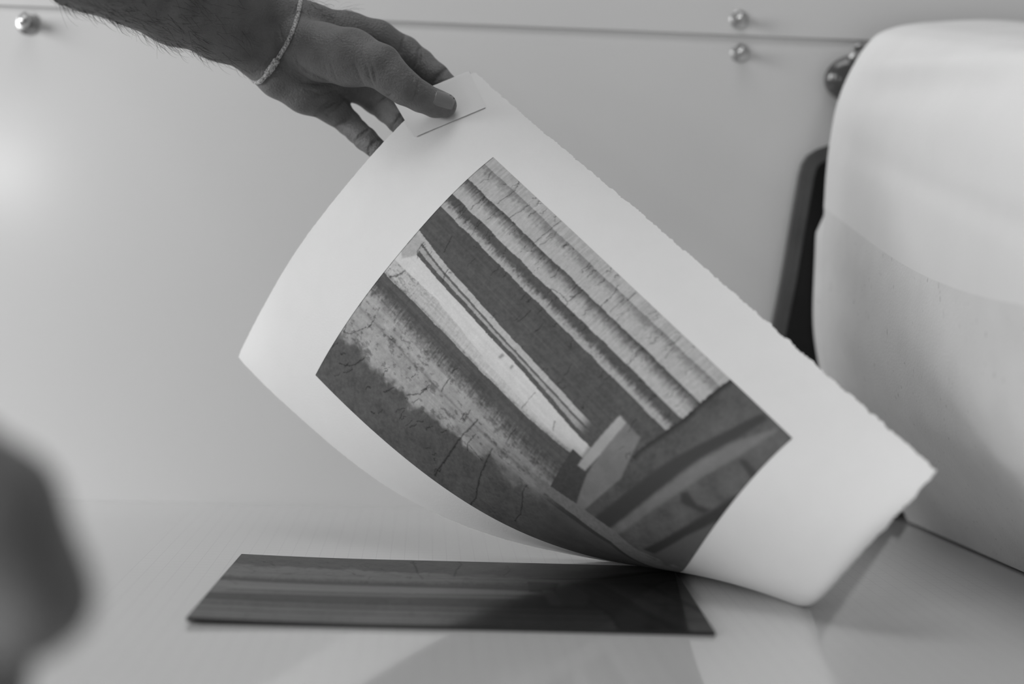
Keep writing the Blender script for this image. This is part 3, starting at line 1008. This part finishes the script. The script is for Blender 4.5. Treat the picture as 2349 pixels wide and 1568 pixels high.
def surface(fun, lo, hi, h):
    """naive surface nets over the box, evaluated only near the surface"""
    B = 8
    lo = np.array(lo, float)
    dims = (np.ceil((np.array(hi) - lo) / h / B).astype(int)) * B
    nb = dims // B
    bi = np.stack(np.meshgrid(*[np.arange(k) for k in nb], indexing='ij'), -1).reshape(-1, 3)
    cen = lo + (bi * B + (B - 1) / 2) * h
    fc = fun(cen)
    Fd = np.repeat(np.repeat(np.repeat(np.where(fc < 0, -1.0, 1.0).astype(np.float32).reshape(nb), B, 0), B, 1), B, 2)
    act = np.where(np.abs(fc) < B * h * 0.95 + 0.003)[0]
    o = np.stack(np.meshgrid(*[np.arange(B)] * 3, indexing='ij'), -1).reshape(-1, 3)
    for c in range(0, len(act), 24):
        sel = bi[act[c:c + 24]]
        ij = (sel[:, None, :] * B + o[None]).reshape(-1, 3)
        P = lo + ij * h
        Fd[ij[:, 0], ij[:, 1], ij[:, 2]] = fun(P, P.min(0) - 1e-6, P.max(0) + 1e-6)
    S = Fd < 0
    core = [slice(0, -1), slice(1, None)]
    cnt = np.zeros(np.array(S.shape) - 1, np.int8)
    for a in (0, 1):
        for b in (0, 1):
            for c in (0, 1):
                cnt += S[core[a], core[b], core[c]]
    cells = np.argwhere((cnt > 0) & (cnt < 8))
    vid = np.full(cnt.shape, -1, np.int32)
    vid[tuple(cells.T)] = np.arange(len(cells))
    acc = np.zeros((len(cells), 3)); num = np.zeros(len(cells))
    corners = np.array([(a, b, c) for a in (0, 1) for b in (0, 1) for c in (0, 1)])
    for p in range(8):
        for q in range(p + 1, 8):
            if np.abs(corners[p] - corners[q]).sum() != 1:
                continue
            f0 = Fd[tuple((cells + corners[p]).T)]; f1 = Fd[tuple((cells + corners[q]).T)]
            m_ = (f0 < 0) != (f1 < 0)
            t = np.where(m_, f0 / np.where(m_, f0 - f1, 1), 0)
            acc += np.where(m_[:, None], corners[p] + t[:, None] * (corners[q] - corners[p]), 0)
            num += m_
    V = lo + (cells + acc / num[:, None]) * h
    quads = []
    for ax in range(3):
        a1, a2 = (ax + 1) % 3, (ax + 2) % 3
        sl0 = [slice(1, -1)] * 3; sl1 = [slice(1, -1)] * 3
        sl0[ax] = slice(0, -1); sl1[ax] = slice(1, None)
        s0, s1 = S[tuple(sl0)], S[tuple(sl1)]
        off = np.ones(3, int); off[ax] = 0
        for d_, m_ in ((0, s0 & ~s1), (1, ~s0 & s1)):
            e = np.argwhere(m_) + off
            e1 = np.zeros(3, int); e1[a1] = 1
            e2 = np.zeros(3, int); e2[a2] = 1
            q = np.stack([vid[tuple((e - e1 - e2).T)], vid[tuple((e - e2).T)], vid[tuple(e.T)], vid[tuple((e - e1).T)]], -1)
            quads.append(q if d_ == 0 else q[:, ::-1])
    return V, np.concatenate(quads)


V1_, Q1_ = surface(hand_full, (-0.245, 0.965, 0.25), (0.045, 1.20, 0.475), 0.0010)


def simple(segs, k):
    def f(P, lo=None, hi=None):
        d = np.full(len(P), 0.2)
        for s in segs:
            d = smin(d, cone_sdf(P, *s), k)
        return d
    return f


# the upper part of that arm, the other arm reaching in beside the camera, neck and head (coarser)
UPPER = chain([(180, -130, 1.01, 0.034), (60, -172, 0.96, 0.037), ((-0.285, 0.90, 0.430), 0.043), ((-0.56, 0.74, 0.55), 0.052)])
OTHER = chain([(-420, 1080, 0.43, 0.026), (-250, 1060, 0.435, 0.025), (-22, 1176, 0.435, 0.0192), (60, 1310, 0.435, 0.0150), (98, 1375, 0.435, 0.0128), (60, 1415, 0.437, 0.0112), (-20, 1440, 0.44, 0.0105)])
OTHER += chain([(-250, 1200, 0.44, 0.024), (-80, 1330, 0.452, 0.016), (-50, 1480, 0.452, 0.0155), (-62, 1600, 0.452, 0.0135), (-140, 1630, 0.452, 0.0105)])
OTHER += chain([(-250, 1260, 0.455, 0.022), (-120, 1400, 0.475, 0.015), (-90, 1560, 0.475, 0.013), (-190, 1600, 0.475, 0.010)])
OTHER += chain([(-420, 1080, 0.43, 0.026), ((-0.26, 0.42, 0.20), 0.030), ((-0.42, 0.40, 0.30), 0.040), ((-0.62, 0.38, 0.56), 0.052)])
HEAD = chain([((-0.770, 0.550, 0.62), 0.055), ((-0.750, 0.550, 0.78), 0.055), ((-0.740, 0.550, 0.88), 0.085), ((-0.765, 0.550, 0.93), 0.095), ((-0.720, 0.550, 0.90), 0.085), ((-0.700, 0.550, 0.82), 0.05)])
HEAD += chain([((-0.645, 0.550, 0.90), 0.012), ((-0.625, 0.550, 0.868), 0.016)])
HEAD += chain([((-0.760, 0.452, 0.90), 0.014), ((-0.760, 0.454, 0.87), 0.012)]) + chain([((-0.760, 0.648, 0.90), 0.014), ((-0.760, 0.646, 0.87), 0.012)])
parts = [(V1_, Q1_)]
for segs, lo, hi, h, k in ((UPPER, (-0.66, 0.66, 0.33), (-0.16, 1.06, 0.68), 0.004, 0.01),
                           (OTHER, (-0.72, 0.32, 0.03), (-0.06, 0.60, 0.66), 0.0026, 0.007),
                           (HEAD, (-0.93, 0.40, 0.53), (-0.57, 0.70, 1.07), 0.006, 0.02)):
    parts.append(surface(simple(segs, k), lo, hi, h))
VV, QQ, base = [], [], 0
for V_, Q_ in parts:
    VV.append(V_); QQ.append(Q_ + base); base += len(V_)
person = fast_mesh('person', np.concatenate(VV), np.concatenate(QQ), M_SKIN)
tag(person, 'person with bare forearm and cord bracelet pinching the corner of the print', 'person')

SHIRT = chain([((-0.770, 0.550, 0.62), 0.085), ((-0.780, 0.550, 0.45), 0.135), ((-0.790, 0.550, 0.25), 0.13), ((-0.800, 0.550, -0.02), 0.135)])
SHIRT += chain([((-0.770, 0.550, 0.58), 0.085), ((-0.710, 0.730, 0.595), 0.075), ((-0.580, 0.800, 0.54), 0.066)]) + chain([((-0.770, 0.550, 0.58), 0.085), ((-0.730, 0.380, 0.58), 0.075), ((-0.630, 0.320, 0.46), 0.066)])
SHIRT += chain([((-0.780, 0.460, 0.40), 0.11), ((-0.800, 0.460, 0.0), 0.12)]) + chain([((-0.780, 0.640, 0.40), 0.11), ((-0.800, 0.640, 0.0), 0.12)])
Vs, Qs = surface(simple(SHIRT, 0.04), (-1.0, 0.20, -0.16), (-0.44, 0.91, 0.72), 0.010)
tag(fast_mesh('shirt', Vs, Qs, M_SHIRT, person), 'dark shirt')
LEGS = chain([((-0.800, 0.470, -0.05), 0.115), ((-0.800, 0.460, -0.45), 0.08), ((-0.800, 0.460, -0.84), 0.055), ((-0.710, 0.460, -0.855), 0.042)])
LEGS += chain([((-0.800, 0.630, -0.05), 0.115), ((-0.800, 0.640, -0.45), 0.08), ((-0.800, 0.640, -0.84), 0.055), ((-0.710, 0.640, -0.855), 0.042)])
Vs, Qs = surface(simple(LEGS, 0.03), (-1.0, 0.28, -0.92), (-0.58, 0.82, 0.10), 0.012)
tag(fast_mesh('trousers', Vs, Qs, M_TROUSER, person), 'dark trousers')

# thumbnail: a thin curved plate seated on the tip
nc, nd1 = np.array([1020.0, 229.0]), np.array([0.955, 0.297])
nd2 = np.array([-nd1[1], nd1[0]])
nn1, nn2 = 15, 11
pxs, prof_ = [], []
for i in range(nn1):
    for j in range(nn2):
        s, t = 2 * i / (nn1 - 1) - 1, 2 * j / (nn2 - 1) - 1
        ww = 19.5 * (1 - 0.22 * max(0, -s) ** 3 - 0.10 * max(0, s) ** 4)
        pxs.append(nc + nd1 * (s * 24.0 - 1.5 * t * t) + nd2 * (t * ww))
        prof_.append(0.00055 - 0.00065 * max(abs(t) ** 4, max(0, -s) ** 6))
thumb_only = simple(THUMB, 0.004)
X, ok = march(pxs, thumb_only)
X = np.where((ok & (X[:, 1] < 1.1))[:, None], X, np.array([at(p[0], p[1], 1.084) for p in pxs]))
for _ in range(30):
    gg = np.stack([thumb_only(X + np.eye(3)[k] * 1e-4) - thumb_only(X - np.eye(3)[k] * 1e-4) for k in range(3)], -1) / 2e-4
    X = X - gg * np.clip(thumb_only(X), -0.01, 0.01)[:, None]
dirs = np.array([ray(*p) for p in pxs]); dirs /= np.linalg.norm(dirs, axis=1)[:, None]
nail = fast_mesh('thumbnail', X - dirs * np.array(prof_)[:, None], grid_quads(nn1, nn2, True), M_NAIL, person)
sol = nail.modifiers.new('thickness', 'SOLIDIFY'); sol.thickness = 0.0005; sol.offset = -1

# cord bracelet with a sliding knot
front_px = [(693, -22), (690, -4), (687, 14), (683, 34), (676, 58), (666, 84), (655, 106), (645, 122), (636, 137), (626, 152), (615, 167), (604, 180)]
X, ok = march(front_px, hand_base)
front_px = [p for p, k in zip(front_px, ok) if k]
X = X[ok]
fwd_ = np.array([ray(*p) for p in front_px]); fwd_ /= np.linalg.norm(fwd_, axis=1)[:, None]
cpts = list(X - fwd_ * 0.0014)
cpts += [at(597, 187, 1.1100), at(588, 189, 1.1160), at(579, 183, 1.123), at(573, 170, 1.129), at(585, 140, 1.140), at(610, 95, 1.146), at(640, 50, 1.148), at(668, 5, 1.146), at(685, -25, 1.138), at(693, -38, 1.126)]
cp3 = [Vector(p) for p in cpts]
dense, rad = [], []
nC = len(cp3)
for i in range(nC):
    p0, p1, p2, p3 = cp3[i - 1], cp3[i], cp3[(i + 1) % nC], cp3[(i + 2) % nC]
    for q in range(5):
        t = q / 5
        dense.append(0.5 * ((2 * p1) + (p2 - p0) * t + (2 * p0 - 5 * p1 + 4 * p2 - p3) * t * t + (3 * p1 - p0 - 3 * p2 + p3) * t ** 3))
        rad.append(0.00165 + 0.00012 * math.sin(len(dense) * 2.1))
br = tube('bracelet', dense, rad, M_CORD, person, 10, True)
tag(br, 'speckled pale cord bracelet')
kp, kr = [], []
for k, i in enumerate(range(35, 47)):
    kp.append(dense[i] + Vector((0, -0.0006, 0)))
    kr.append(0.0021 + 0.0007 * abs(math.sin(k * 1.25)))
kn = tube('knot', kp, kr, M_CORD, br, 10)

# dark hairs on the forearm
hv, hf = [], []
Vn = V1_
sil = project(Vn)
e = 1e-4


def hgrad(P):
    g = np.stack([hand_base(P + np.eye(3)[k] * e) - hand_base(P - np.eye(3)[k] * e) for k in range(3)], -1)
    return g / np.linalg.norm(g, axis=1)[:, None]


cand = np.where((sil[:, 0] < 560) & (sil[:, 1] > -60))[0]
cand = RNG.choice(cand, min(2600, len(cand)), replace=False)
G = hgrad(Vn[cand])
down = -G @ UP
view = np.abs(G @ FWD)
pr_ = np.clip(0.40 + 0.0 * (down > 0.3) * (view < 0.45) * (sil[cand, 0] < 520), 0, 1) * np.where(sil[cand, 0] > 470, 0.35, 1.0)
pick = np.where(RNG.random(len(cand)) < pr_)[0]
extra = np.where((sil[:, 0] > 690) & (sil[:, 0] < 800) & (sil[:, 1] < 40))[0]
extra = RNG.choice(extra, min(70, len(extra)), replace=False)
allv = list(cand[pick]) + list(extra)
allg = np.concatenate([G[pick], hgrad(Vn[extra])]) if len(extra) else G[pick]
along = np.array(at(600, 90, 1.12)) - np.array(at(300, -40, 1.10))
along /= np.linalg.norm(along)
for vi, g in zip(allv, allg):
    p = Vn[vi].copy()
    tdir = along - g * (along @ g) + RNG.normal(0, 0.35, 3)
    tdir /= np.linalg.norm(tdir)
    L = RNG.uniform(0.008, 0.016)
    curl = RNG.normal(0, 0.5, 3)
    lift_ = RNG.uniform(0.0008, 0.0034)
    pts = []
    for s in range(6):
        w = s / 5
        pts.append(p + tdir * L * w + g * (lift_ * math.sin(w * 2.6)) + curl * 0.0022 * w * w)
    b0 = len(hv)
    for s, q in enumerate(pts):
        r_ = 0.000085 * (1 - 0.75 * s / 5)
        for k in range(3):
            an = 2.094 * k
            hv.append(q + np.array([math.cos(an), math.sin(an), math.sin(an + 1)]) * r_)
    for s in range(5):
        for k in range(3):
            a_, b_ = b0 + 3 * s + k, b0 + 3 * s + (k + 1) % 3
            hf.append((a_, b_, b_ + 3, a_ + 3))
hair = fast_mesh('arm_hair', np.array(hv), np.array(hf), M_HAIR, person)
tag(hair, 'fine dark arm hair', kind='stuff')
